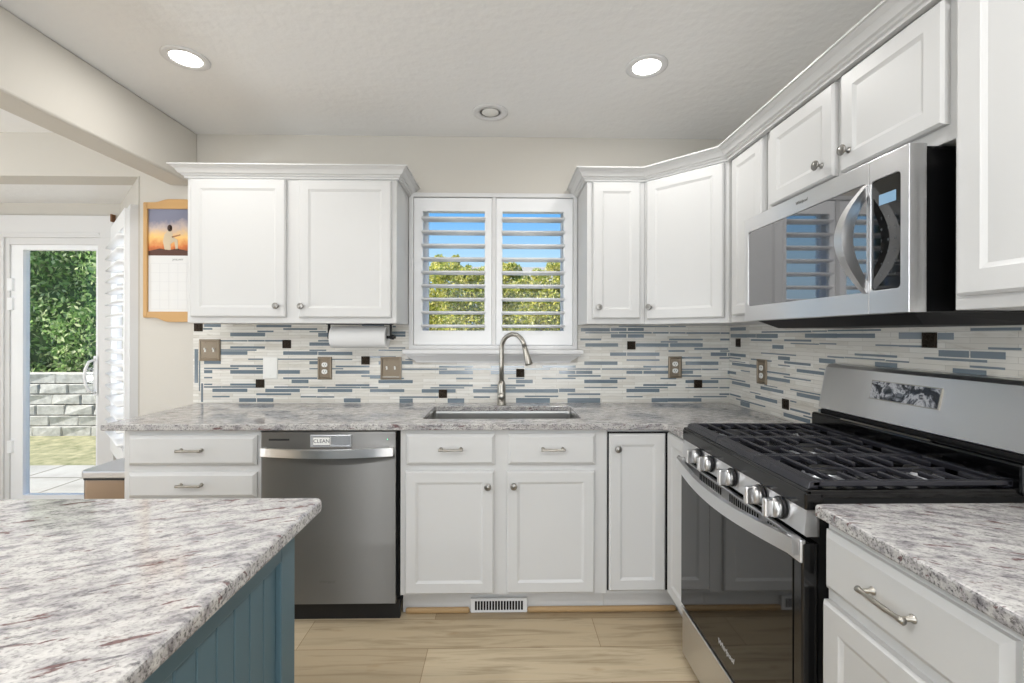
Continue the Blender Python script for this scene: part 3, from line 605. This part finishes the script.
# ------------------------------------------------------------------ switch plates and sockets
def plate(label, cat, T, w, h, kind, mat='plate_bronze'):
    nm = {'outlet': 'socket', 'blank': 'blank_plate'}.get(kind, 'light_switch')
    r = thing(nm, label, cat); r.matrix_world = T
    m = M(); b = .006
    m.panel(-w / 2, w / 2, -h / 2, h / 2, [(0, 0), (0, .003), (.002, .0065), (.010, .0075), (.013, .0045), (.017, .0045)] if kind != 'blank' else [(0, 0), (0, .002), (.004, .004)])
    for sx in ((-.023, .023) if w > .1 else (0,)):
        for sz in (-.042, .042):
            if kind == 'outlet': sz = 0
            m.lathe([(0, 0), (.003, 0), (.0025, .0008), (0, .001)], T=at(sx, -.0045, sz) @ FRONT, n=10)
    m.build('plate', mat, r)
    if kind in ('toggle', 'toggle_small'):
        for sx in (-.023, .023):
            m = M(); hh = .011 if kind == 'toggle' else .008
            m.box(sx - .0045, sx + .0045, -.007, -.004, -hh, hh, bev=.001)
            m.box(sx - .004, sx + .004, -.0165, -.006, .000, .009, bev=.002, T=at(0, 0, 0) @ Matrix.Rotation(-.25, 4, 'X')); m.build('toggle', 'plastic_white', r)
        if kind == 'toggle_small':
            m = M(); m.box(-.048, .048, -.0062, -.004, -.056, -.046, bev=.001); m.build('label_bar', 'satin_nickel', r)
    if kind == 'outlet':
        for sz in (-.0195, .0195):
            m = M(); m.prism(rrect(-.0165, .0165, -.0135, .0135, .0125), 0, .003, bev=.0008, T=at(0, -.0044, sz) @ TX); o = m.build('receptacle', 'plastic_white', r)
            m = M()
            for sx, hh in ((-.006, .0045), (.006, .0035)): m.box(sx - .0011, sx + .0011, -.0079, -.0072, sz + .002 - hh, sz + .002 + hh)
            m.lathe([(0, 0), (.0024, 0), (0, .0006)], T=at(0, -.0073, sz - .0075) @ FRONT, n=10); m.build('slot', 'black_gap', o)
    return r
plate('bronze double switch plate at the left end of the tiles', 'switch', at(-1.6545, -.0075, 1.1695), .119, .122, 'toggle')
plate('plain white blank plate on the tiles left of the paper towel', 'wall plate', at(-1.3165, -.0075, 1.069), .081, .122, 'blank', 'plastic_white')
plate('bronze socket with white outlets under the paper towel roll', 'socket', at(-1.011, -.0075, 1.068), .080, .128, 'outlet')
plate('bronze double switch plate just left of the sink window', 'switch', at(-.638, -.0075, 1.0685), .118, .129, 'toggle_small')
plate('bronze socket on the tiles right of the sink, near the corner', 'socket', at(.985, -.0075, 1.0745), .078, .125, 'outlet')
plate('bronze socket on the side wall between the corner and the range', 'socket', at(XR - .0075, -.341, 1.076) @ Matrix.Rotation(-PI / 2, 4, 'Z'), .086, .124, 'outlet')

# ------------------------------------------------------------------ paper towel
m = M(); prof = []
for i in range(33): prof.append((.057 + (.0006 if i % 2 else 0), -.145 + .29 * i / 32))
m.lathe([(.019, -.145)] + [(.055, -.146)] + prof + [(.055, .146), (.019, .145), (.019, .13), (.019, -.13)], T=at(-.766, -.16, 1.245) @ Matrix.Rotation(PI / 2, 4, 'Y'), n=40)
ob = m.build('paper_towel_roll', 'paper_white'); tag(ob, 'white paper towel roll hanging under the left wall cabinet', 'paper towel')
r = thing('paper_towel_holder', 'black paper towel holder under the left wall cabinet', 'holder', (-.766, -.16, 1.245))
m = M()
m.box(-.175, .175, -.012, .012, .066, .0705, bev=.001)
for x in (-.168, .160): m.box(x, x + .008, -.012, .012, -.010, .068, bev=.002)
m.build('bracket', 'black_matte', r)
m = M(); m.tube([(-.17, 0, 0), (.19, 0, 0)], .008); m.lathe([(0, 0), (.013, .001), (.013, .012), (0, .013)], T=at(.168, 0, 0) @ Matrix.Rotation(PI / 2, 4, 'Y')); m.build('rod', 'black_matte', r)

# ------------------------------------------------------------------ calendar in an oak frame
r = thing('oak_holder', 'wavy-edged oak holder around the calendar, on the wall left of the cabinets', 'calendar holder', (-1.83, -.001, 1.355))
def ogee(x, s): return s * .030 * (.5 + .5 * math.cos(PI * min(1, max(0, (abs(x) - .045) / .085))))
xs = [-.186 + .372 * i / 40 for i in range(41)]
out = [(x, -.004 - ogee(x, 1) * .8) for x in xs] + [(x, .642 + ogee(x, 1) * .6) for x in reversed(xs)]
m = M(); m.prism(out, 0, .008, T=TX); m.build('back_board', 'oak_stain', r)
m = M(); m.prism(out[:41] + [(.186, .030), (-.186, .030)], .0085, .020, bev=.002, T=TX); m.build('rail', 'oak_stain', r)
m = M(); m.prism([(-.186, .606), (.186, .606)] + out[41:], .0085, .020, bev=.002, T=TX); m.build('rail', 'oak_stain', r)
for sx in (-1, 1):
    m = M(); m.box(sx * .186, sx * .164, -.022, -.008, .0, .640, bev=.003); m.build('stile', 'oak_stain', r)
r = thing('calendar', 'wall calendar with a sunset picture above the January page', 'calendar', (-1.83, -.0095, 1.355))
m = M(); m.box(-.163, .163, -.003, 0, .028, .345); 
m.build('page', 'paper_white', r)
m = M(); text(m, 'JANUARY', .014, at(0, -.0032, .322) @ FRONT, extrude=.0002)
m.build('print', 'ink_grey', r)
m = M()
for i in range(7): m.box(-.150 + i * .05 - .0005, -.150 + i * .05 + .0005, -.0034, -.003, .045, .300)
for i in range(6): m.box(-.150, .150, -.0034, -.003, .045 + i * .051 - .0005, .045 + i * .051 + .0005)
m.build('date_grid', 'grid_grey', r)
m = M(); m.box(-.163, .163, -.0035, 0, .345, .606); pc = m.build('picture', 'calendar_sky', r)
def flat(name, mat, poly):
    m = M(); m.prism(poly, 0, .0006, T=at(0, -.0035, 0) @ TX); m.build(name, mat, pc)
el = lambda cx, cz, a, b, n=16: [(cx + a * math.cos(2 * PI * i / n), cz + b * math.sin(2 * PI * i / n)) for i in range(n)]
flat('rocks', 'pic_rock', [(-.163, .3455), (.163, .3455), (.163, .372), (.12, .382), (.06, .37), (.0, .384), (-.05, .376), (-.1, .385), (-.163, .37)])
flat('ember', 'pic_ember', el(.10, .392, .035, .016))
Q = lambda pts: [(-.048 + (x + .04) * .72, .376 + (z - .374) * .74) for x, z in pts]
flat('robe', 'pic_robe', Q([(-.075, .376), (-.028, .374), (-.030, .42), (.0, .44), (.010, .374), (.028, .374), (.024, .45), (-.010, .475), (-.02, .515), (-.05, .522), (-.078, .49), (-.088, .44)]))
flat('arm', 'pic_skin', Q([(-.022, .478), (.045, .494), (.048, .486), (-.018, .466)]))
flat('hair', 'pic_hair', Q(el(-.036, .540, .019, .026))); flat('face', 'pic_skin', Q(el(-.026, .539, .009, .014)))

# ------------------------------------------------------------------ dishwasher
r = thing('dishwasher', 'stainless dishwasher under the worktop, left of the sink cabinet', 'dishwasher', (-1.056, -.585, 0))
W = .598
m = M(); m.box(0, W, .02, .57, .052, .838); m.build('body', 'black_gap', r)
m = M(); m.prism([(.006, .086), (.592 - .004, .086), (.588, .834), (.006, .834)], 0, .032, bev=.003, T=at(0, .004, 0) @ TX); dwd = m.build('door', 'steel_vertical', r)
m = M(); m.box(.0, W, .010, .03, .0, .084); m.build('kick_plate', 'black_matte', r)
m = M(); n = 24; pts = [(.014 + .564 * i / n, -.040 - .030 * math.sin(PI * i / n) ** .8,   .752 - .003 * math.sin(PI * i / n)) for i in range(n + 1)]
m.tube(pts, 1, flat=(.012, .036)); 
for x in (.022, .570): m.box(x - .010, x + .010, -.042, -.027, .736, .770, bev=.002)
m.build('handle', 'steel', r)
m = M(); m.box(.040, .128, -.0295, -.026, .798, .806, bev=.001); m.build('vent', 'black_matte', r)
m = M(); m.lathe([(0, 0), (.0022, 0), (.0018, .001), (0, .0012)], T=at(.552, -.028, .803) @ FRONT, n=10); m.build('indicator_light', 'led_green', r)
m = M(); text(m, 'Whirlpool', .0165, at(.292, -.0284, .184) @ FRONT, shear=.25); m.build('lettering', 'logo_grey', r)
r = thing('magnetic_sign', 'small sliding CLEAN sign on the dishwasher front', 'sign', (-.747, -.6135, .796))
m = M(); m.panel(-.088, .088, -.027, .027, [(0, 0), (0, .005), (.002, .006), (.007, .006), (.008, .003)]); m.build('frame', 'lid_grey', r)
m = M(); m.box(-.080, .000, -.0055, -.003, -.019, .019, bev=.001); m.build('plaque', 'plastic_white', r)
m = M(); text(m, 'CLEAN', .0225, at(-.040, -.0056, 0) @ FRONT, extrude=.0004)
for a in (-.018, .018): m.box(-.077, -.003, -.0060, -.0054, a - .0009, a + .0009)
for a in (-.077, -.003): m.box(a - .0009, a + .0009, -.0060, -.0054, -.018, .018)
m.build('lettering', 'ink_dark', r)

# ------------------------------------------------------------------ gas range (local x runs towards the camera, -y faces the room)
W = .724
r = thing('gas_range', 'stainless gas range with black cooktop and oven door', 'range', (.705, -.838, 0), -PI / 2)
m = M(); m.box(.004, W - .004, .03, .588, .03, .884); m.build('body', 'black_gap', r)
m = M(); m.box(.02, W - .02, .06, .5, 0, .03); m.build('base', 'black_matte', r)
m = M(); m.box(.002, W - .002, -.006, .03, .022, .196, bev=.006); m.box(.002, W - .002, -.012, .02, .196, .207, bev=.003); m.build('drawer', 'steel', r)
m = M(); m.box(.002, W - .002, -.010, .03, .216, .775, bev=.004); od = m.build('oven_door', 'black_gloss', r)
m = M(); m.box(.010, W - .034, -.0125, -.0095, .222, .727, bev=.001); m.build('oven_glass', 'oven_glass', od)
m = M(); m.box(.003, W - .003, -.014, .0, .728, .782, bev=.003)
m.build('vent_strip', 'steel', od)
m = M()
for c0, k in ((.18, 13), (.39, 13), (.59, 7)):
    for i in range(k): m.box(c0 + i * .0125, c0 + i * .0125 + .006, -.0148, -.013, .752, .774)
m.build('vents', 'black_gap', od)
m = M(); text(m, 'Whirlpool', .024, at(.365, -.0128, .279) @ FRONT, shear=.25); m.build('lettering', 'logo_pale', od)
m = M(); n = 28; pts = [(.006 + (W - .012) * i / n, -.024 - .030 * math.sin(PI * i / n), .766 - .016 * math.sin(PI * i / n)) for i in range(n + 1)]
m.tube(pts, 1, flat=(.016, .040))
for x in (.020, W - .020): m.box(x - .013, x + .013, -.030, -.008, .746, .786, bev=.003)
m.build('handle', 'steel', od)
# control panel, tilted steel face under a black band
m = M(); sec = [(.0, .790), (-.006, .794), (.000, .852), (.03, .852), (.03, .790)]
m.rings([[(x, y, z) for y, z in sec] for x in (.002, W - .002)]); m.build('control_panel', 'steel', r)
for i, x in enumerate((.145, .239, .385, .539, .628)):
    m = M(); T = at(x, -.004, .824) @ FRONT
    m.lathe([(0, 0), (.0275, 0), (.0275, .004), (.024, .005)], T=T, mi=1); 
    m.lathe([(.0, .004), (.0245, .004), (.0245, .020), (.022, .024), (0, .0245)], T=T)
    m.box(-.0085, .0085, -.023, .023, .020, .044, bev=.004, T=T @ Matrix.Rotation(.0, 4, 'Z')); m.build('knob', ['steel', 'black_matte'], r)
m = M(); m.box(.0, W, -.004, .04, .852, .893, bev=.004); m.box(0, W, .03, .520, .880, .893, bev=.003)
m.box(0, .012, .0, .52, .888, .900, bev=.003); m.box(W - .012, W, .0, .52, .888, .900, bev=.003); m.box(0, W, .0, .012, .888, .899, bev=.003); ct = m.build('cooktop', 'black_enamel', r)
for x, y, q in ((.135, .14, .045), (.135, .39, .034), (W / 2, .265, .05), (W - .135, .14, .04), (W - .135, .39, .036)):
    m = M(); m.lathe([(0, .893), (q * 1.35, .893), (q * 1.3, .896), (q, .898), (q, .903), (q * .9, .904)], T=at(x, y, 0), mi=1); m.lathe([(0, .903), (q * .92, .903), (q * .95, .906), (q * .9, .911), (0, .912)], T=at(x, y, 0)); m.build('burner', ['black_matte', 'lid_grey'], r)
cuts = [.010, .247, .477, W - .010]
for i in range(3):
    a, b = cuts[i] + .0015, cuts[i + 1] - .0015; m = M(); z0, z1 = .903, .917
    m.prism([(.008, .897), (.038, .905), (.040, .918), (.014, .915)], 0, b - a, bev=.0015, T=at(a, 0, 0) @ TY)       # wide front bar
    m.box(a, b, .488, .504, .900, z1, bev=.003)
    m.box(a, a + .012, .02, .50, z0, z1, bev=.003); m.box(b - .012, b, .02, .50, z0, z1, bev=.003)
    w = b - a; c = (a + b) / 2
    for k, y in enumerate((.086, .138, .190, .242, .294, .346, .398, .450)):
        if k % 2 == 0: m.box(a + .008, b - .008, y - .0045, y + .0045, z0, z1 + .001, bev=.0044, seg=3)
        else:
            m.box(a + .008, a + w * .34, y - .0045, y + .0045, z0, z1 + .001, bev=.0044, seg=3); m.box(b - w * .34, b - .008, y - .0045, y + .0045, z0, z1 + .001, bev=.0044, seg=3)
    m.box(c - .0045, c + .0045, .082, .45, z0 - .003, z1 - .003, bev=.003)
    for x in (a + .012, b - .012):
        for y in (.03, .49): m.box(x - .007, x + .007, y - .007, y + .007, .893, .905)
    m.build('grate', 'cast_iron', r)
# backguard
m = M(); m.box(.004, W + .012, .500, .588, .884, .962, bev=.010, seg=3); m.build('backguard_base', 'black_enamel', r)
m = M(); sec = [(.530, .978), (.562, 1.136), (.572, 1.148), (.590, 1.152), (.596, 1.140), (.596, .97), (.545, .97)]
loops = []
for x, s in ((-.006, .0), (-.003, .5), (.004, .85), (.014, 1.0), (W - .014, 1.0), (W - .004, .85), (W + .003, .5), (W + .006, 0)):
    loops.append([(x, .574 + (y - .574) * (.70 + .30 * s), 1.064 + (z - 1.064) * (.86 + .14 * s)) for y, z in sec])
m.rings(loops, smooth=False); bg = m.build('backguard', 'steel', r)
tl = math.atan2(.032, .158)
DT = at(.362, .5465, 1.0765) @ Matrix.Rotation(-tl, 4, 'X')
m = M(); m.box(-.124, .124, -.0008, .004, -.032, .032, T=DT); m.box(-.121, .121, -.0013, .0, -.029, .029, mi=1, T=DT); m.build('display', ['satin_nickel', 'marbled_display'], bg)
m = M(); m.box(.01, W - .01, .535, .585, .962, .972); m.build('gap', 'black_gap', r)
m = M(); m.box(.16, .50, .500, .504, .959, .9635); m.build('vent_trim', 'satin_nickel', r)

# ------------------------------------------------------------------ microwave over the range
W, H = .713, .388
r = thing('microwave', 'stainless over-range microwave hanging below the short wall cabinet', 'microwave', (.93, -.864, 1.313), -PI / 2)
m = M(); m.box(.004, W - .004, .040, .366, .0, H - .004, bev=.002); m.build('body', 'black_enamel', r)
m = M(); m.rings([[(x, y, z) for x, y in ((.03, .03), (W - .02, .03), (W - .02, .366), (.03, .366))] if z > -.01 else [(x, y, z) for x, y in ((.07, .09), (W - .06, .09), (W - .03, .366), (.05, .366))] for z in (.002, -.028)]); m.build('vent_hood', 'black_matte', r)
def rim(x0, x1, z0, z1, wx0, wx1, wz0, wz1):
    m = M(); m.prism([(x0, z0), (x1, z0), (x1, z1), (x0, z1)], 0, .042, [rrect(wx0, wx1, wz0, wz1, .010, 3)], bev=.0012, T=at(0, .042, 0) @ TX); return m
dr = rim(0, .5972, 0, H, .026, .590, .056, .336).build('door', 'steel', r)
m = M(); m.box(.022, .5965, .004, .010, .05, .34); m.build('door_glass', 'mirror_glass', dr)
cp = rim(.5987, W, 0, H, .604, .690, .058, .334).build('control_panel', 'steel', r)
m = M(); m.box(.600, .694, .004, .010, .052, .338); m.build('panel_glass', 'oven_glass', cp)
m = M(); m.box(.626, .674, .0025, .0042, .268, .294); m.build('display', 'display_blue', cp)
m = M()
for i in range(6):
    for j in range(3): text(m, (['1', '2', '3'], ['4', '5', '6'], ['7', '8', '9'], ['*', '0', '#'], ['+', '-', '='], ['o', 'o', 'o'])[i][j], .009, at(.632 + j * .020, .0038, .235 - i * .028) @ FRONT, extrude=.0003)
m.build('keypad', 'key_grey', cp)
m = M(); text(m, 'Whirlpool', .0135, at(.335, -.0004, .364) @ FRONT, shear=.25); m.build('lettering', 'logo_grey', dr)
m = M(); n = 20; pts = [(.588, .004 - .062 * math.sin(PI * i / n), .058 + .268 * i / n) for i in range(n + 1)]
m.tube(pts, [.55 + .45 * math.sin(PI * i / n) for i in range(n + 1)], flat=(.026, .030)); m.build('handle', 'steel', dr)

# ------------------------------------------------------------------ island
m = M(); m.prism(rrect(-1.52, -.428, -3.35, -1.507, .02), .838, ZT, bev=.009, seg=3); tag(m.edges().build('worktop', ['granite', 'granite_edge']), 'granite island worktop with burgundy streaks in the left foreground', 'worktop')
r = thing('island_cabinet', 'blue-grey island cabinet with beadboard side in the left foreground', 'cabinet', (-.95, -2.4, 0))
m = M(); m.box(-.53, .452, -.86, .845, 0, .838); m.build('body', 'island_teal', r)
X0 = .452
m = M(); m.box(X0, X0 + .018, .791, .855, 0, .838, bev=.002); m.build('post', 'island_teal', r)
m = M(); m.box(X0, X0 + .018, -.86, .791, .765, .838, bev=.002); m.build('rail', 'island_teal', r)
m = M(); m.box(X0, X0 + .018, -.86, .791, 0, .10, bev=.002); m.build('rail', 'island_teal', r)
m = M(); y = .790
while y > -.80:
    m.box(X0, X0 + .007, y - .0505, y - .0005, .10, .765, bev=.0032, seg=2); y -= .051
m.build('beadboard_panel', 'island_teal', r)

# ------------------------------------------------------------------ waste bin in the nook
r = thing('waste_bin', 'grey-lidded steel waste bin at the end of the worktop', 'bin', (-1.862, -.285, 0))
m = M(); m.prism(rrect(-.150, .150, -.115, .115, .03), 0, .562, bev=.004); m.build('body', 'steel_dark', r)
m = M(); m.prism(rrect(-.152, .152, -.117, .117, .03), .562, .571); m.build('seal', 'black_matte', r)
m = M(); m.prism(rrect(-.157, .157, -.120, .120, .03), .571, .606, bev=.006); m.lathe([(0, 0), (.004, 0), (.004, .002), (0, .002)], T=at(0, -.120, .588) @ FRONT, n=10); m.build('lid', 'lid_grey', r)

# ------------------------------------------------------------------ recessed ceiling lights
def downlight(label, x, y, on):
    r = thing('recessed_light', label, 'ceiling light', (x, y, ZC))
    m = M()
    if on: m.lathe([(.086, .0), (.086, -.004), (.078, -.007), (.060, -.006), (.056, .0), (.056, .0)], n=40)
    else: m.lathe([(.090, .0), (.090, -.004), (.080, -.007), (.055, -.006), (.048, .02), (.048, .03)], n=40)
    m.build('trim_ring', 'trim_white', r)
    m = M()
    if on: m.lathe([(0, -.0035), (.057, -.0035), (.057, -.001), (0, -.001)], n=32)
    else: m.lathe([(0, -.0045), (.038, -.0045), (.046, -.001), (0, -.001)], n=32)
    m.build('lens', 'lamp_on' if on else 'plastic_white', r)
    if on:
        l = light('lamp', 'AREA', (x, y, ZC - .012), 3.2, .115, color=(1, .98, .95)); l.parent = None
downlight('lit recessed ceiling light at the upper left', -1.303, -.715, True)
downlight('lit recessed ceiling light at the upper right', .60, -.70, True)
downlight('small unlit recessed ceiling light in front of the window', -.069, -.289, False)

# ------------------------------------------------------------------ garden
m = M(); m.box(-9, 5, .72, 2.05, -.16, -.06); struct('patio', m, 'patio_slab')
m = M(); m.box(-11, 6, 2.05, 3.60, -.20, -.09); struct('lawn', m, 'lawn_soil')
m = M(); m.box(-16, 12, 3.80, 9.5, -.20, .70); struct('upper_garden', m, 'soil')
m = M(); m.box(-70, 70, 9.5, 90, -.4, .5); struct('distant_ground', m, 'soil')
r = thing('retaining_wall', 'grey split-face block retaining wall across the lawn', 'wall', (0, 3.52, -.1))
m = M(); rnd = random.Random(3)
for k in range(6):
    x = -10.4 + (k % 2) * .19
    while x < 4.6:
        w = .38; d = rnd.uniform(-.02, .015); z = k * .138; o = .022 * k
        m.rings([[(x + .004 + i, o + q + d * (1 if i else 0), z + .004 + i * .6), (x + w - .004 - i, o + q + d * .6 * (1 if i else 0), z + .004 + i * .6), (x + w - .004 - i, o + q + d * (1 if i else 0), z + .132 - i * .6), (x + .004 + i, o + q - d * (1 if i else 0), z + .132 - i * .6)] for i, q in ((0, .30), (0, .012), (.012, 0))]); x += w
m.build('blocks', 'concrete_block', r)

def leaves(name, mat, parent, pts, size, seed, nrm=None):
    rn = random.Random(seed); V = []; F = []
    for p in pts:
        a, b = rn.uniform(0, 2 * PI), math.acos(rn.uniform(-.3, 1)); u = Vector((math.sin(b) * math.cos(a), math.sin(b) * math.sin(a), math.cos(b)))
        t = u.orthogonal().normalized(); t.rotate(Matrix.Rotation(rn.uniform(0, 2 * PI), 3, u)); w = u.cross(t); s = size * rn.uniform(.6, 1.3); p = Vector(p); i = len(V)
        V += [p - t * s, p + w * s * .48 + u * s * .12, p + t * s, p - w * s * .48 + u * s * .12]; F += [(i, i + 1, i + 2, i + 3)]
    me = bpy.data.meshes.new(name); me.from_pydata([tuple(v) for v in V], [], F); me.materials.append(MATS[mat])
    o = bpy.data.objects.new(name, me); COL.objects.link(o); o.parent = parent; return o
rn = random.Random(5)
r = thing('hedge', 'dense green hedge growing above the block wall', 'hedge', (-6.2, 4.4, .70))
m = M(); m.box(-2.0, 2.0, -.10, .5, 0, 2.9, bev=.25, seg=3); m.build('inner_growth', 'hedge_core', r)
pts = []
for i in range(15000):
    x, z = rn.uniform(-2.2, 2.2), rn.uniform(-.05, 3.1); pts.append((x, -.22 - .16 * math.sin(x * 3.1 + z * 2) * math.sin(z * 3.7 - x) + rn.uniform(-.16, .14), z))
leaves('foliage', 'hedge_leaf', r, pts, .042, 6)
def tree(label, x, y, h, rx, seed, n=11000):
    r = thing('shrub', label, 'shrub', (x, y, .70)); q = random.Random(seed)
    m = M(); m.tube([(0, 0, 0), (.03, .02, h * .4), (.0, 0, h * .75)], [.05, .04, .02]); m.build('stem', 'bark', r)
    B = [(q.uniform(-rx * .58, rx * .58), q.uniform(-.18, .18), q.uniform(.15, h - .22), q.uniform(.22, .32)) for _ in range(44)]
    B += [(q.uniform(-rx * .8, rx * .8), q.uniform(-.2, .2), h - q.uniform(0, .28), q.uniform(.08, .18)) for _ in range(12)]
    pts = []
    for i in range(n):
        b = B[int(q.random() ** .8 * len(B)) % len(B)]; v = Vector((q.gauss(0, 1), q.gauss(0, 1), q.gauss(0, 1))).normalized() * b[3] * q.uniform(.6, 1.0); pts.append((b[0] + v.x, b[1] + v.y, max(.0, b[2] + v.z)))
    leaves('foliage', 'autumn_leaf', r, pts, .036, seed + 1)
tree('yellow-green shrub at the left edge of the sink window view', -2.02, 5.4, 1.62, .62, 21)
tree('yellow-green shrub in the left half of the sink window', -.68, 5.4, 1.72, .62, 31)
tree('yellow-green shrub in the right half of the sink window', .66, 5.4, 1.66, .62, 41)
tree('yellow-green shrub at the right edge of the sink window view', 2.0, 5.4, 1.6, .62, 51)
tree('taller shrub behind the others in the left half of the sink window', -1.35, 6.6, 2.05, .62, 61)
tree('taller shrub behind the others at the middle of the sink window', .0, 6.6, 1.95, .62, 71)
tree('taller shrub behind the others in the right half of the sink window', 1.34, 6.6, 2.0, .62, 81)
r = thing('neighbour_house', 'grey-roofed neighbouring house behind the shrubs', 'house', (.6, 26, .5))
m = M(); m.box(-2.4, 5.5, 0, 7, 0, 3.4); m.build('walls', 'siding', r)
m = M(); m.rings([[(x, y, z) for y, z in ((-.5, 3.6), (3.5, 5.55), (7.5, 3.6))] for x in (-2.9, 6.0)]); m.build('roof', 'roof_shingle', r)
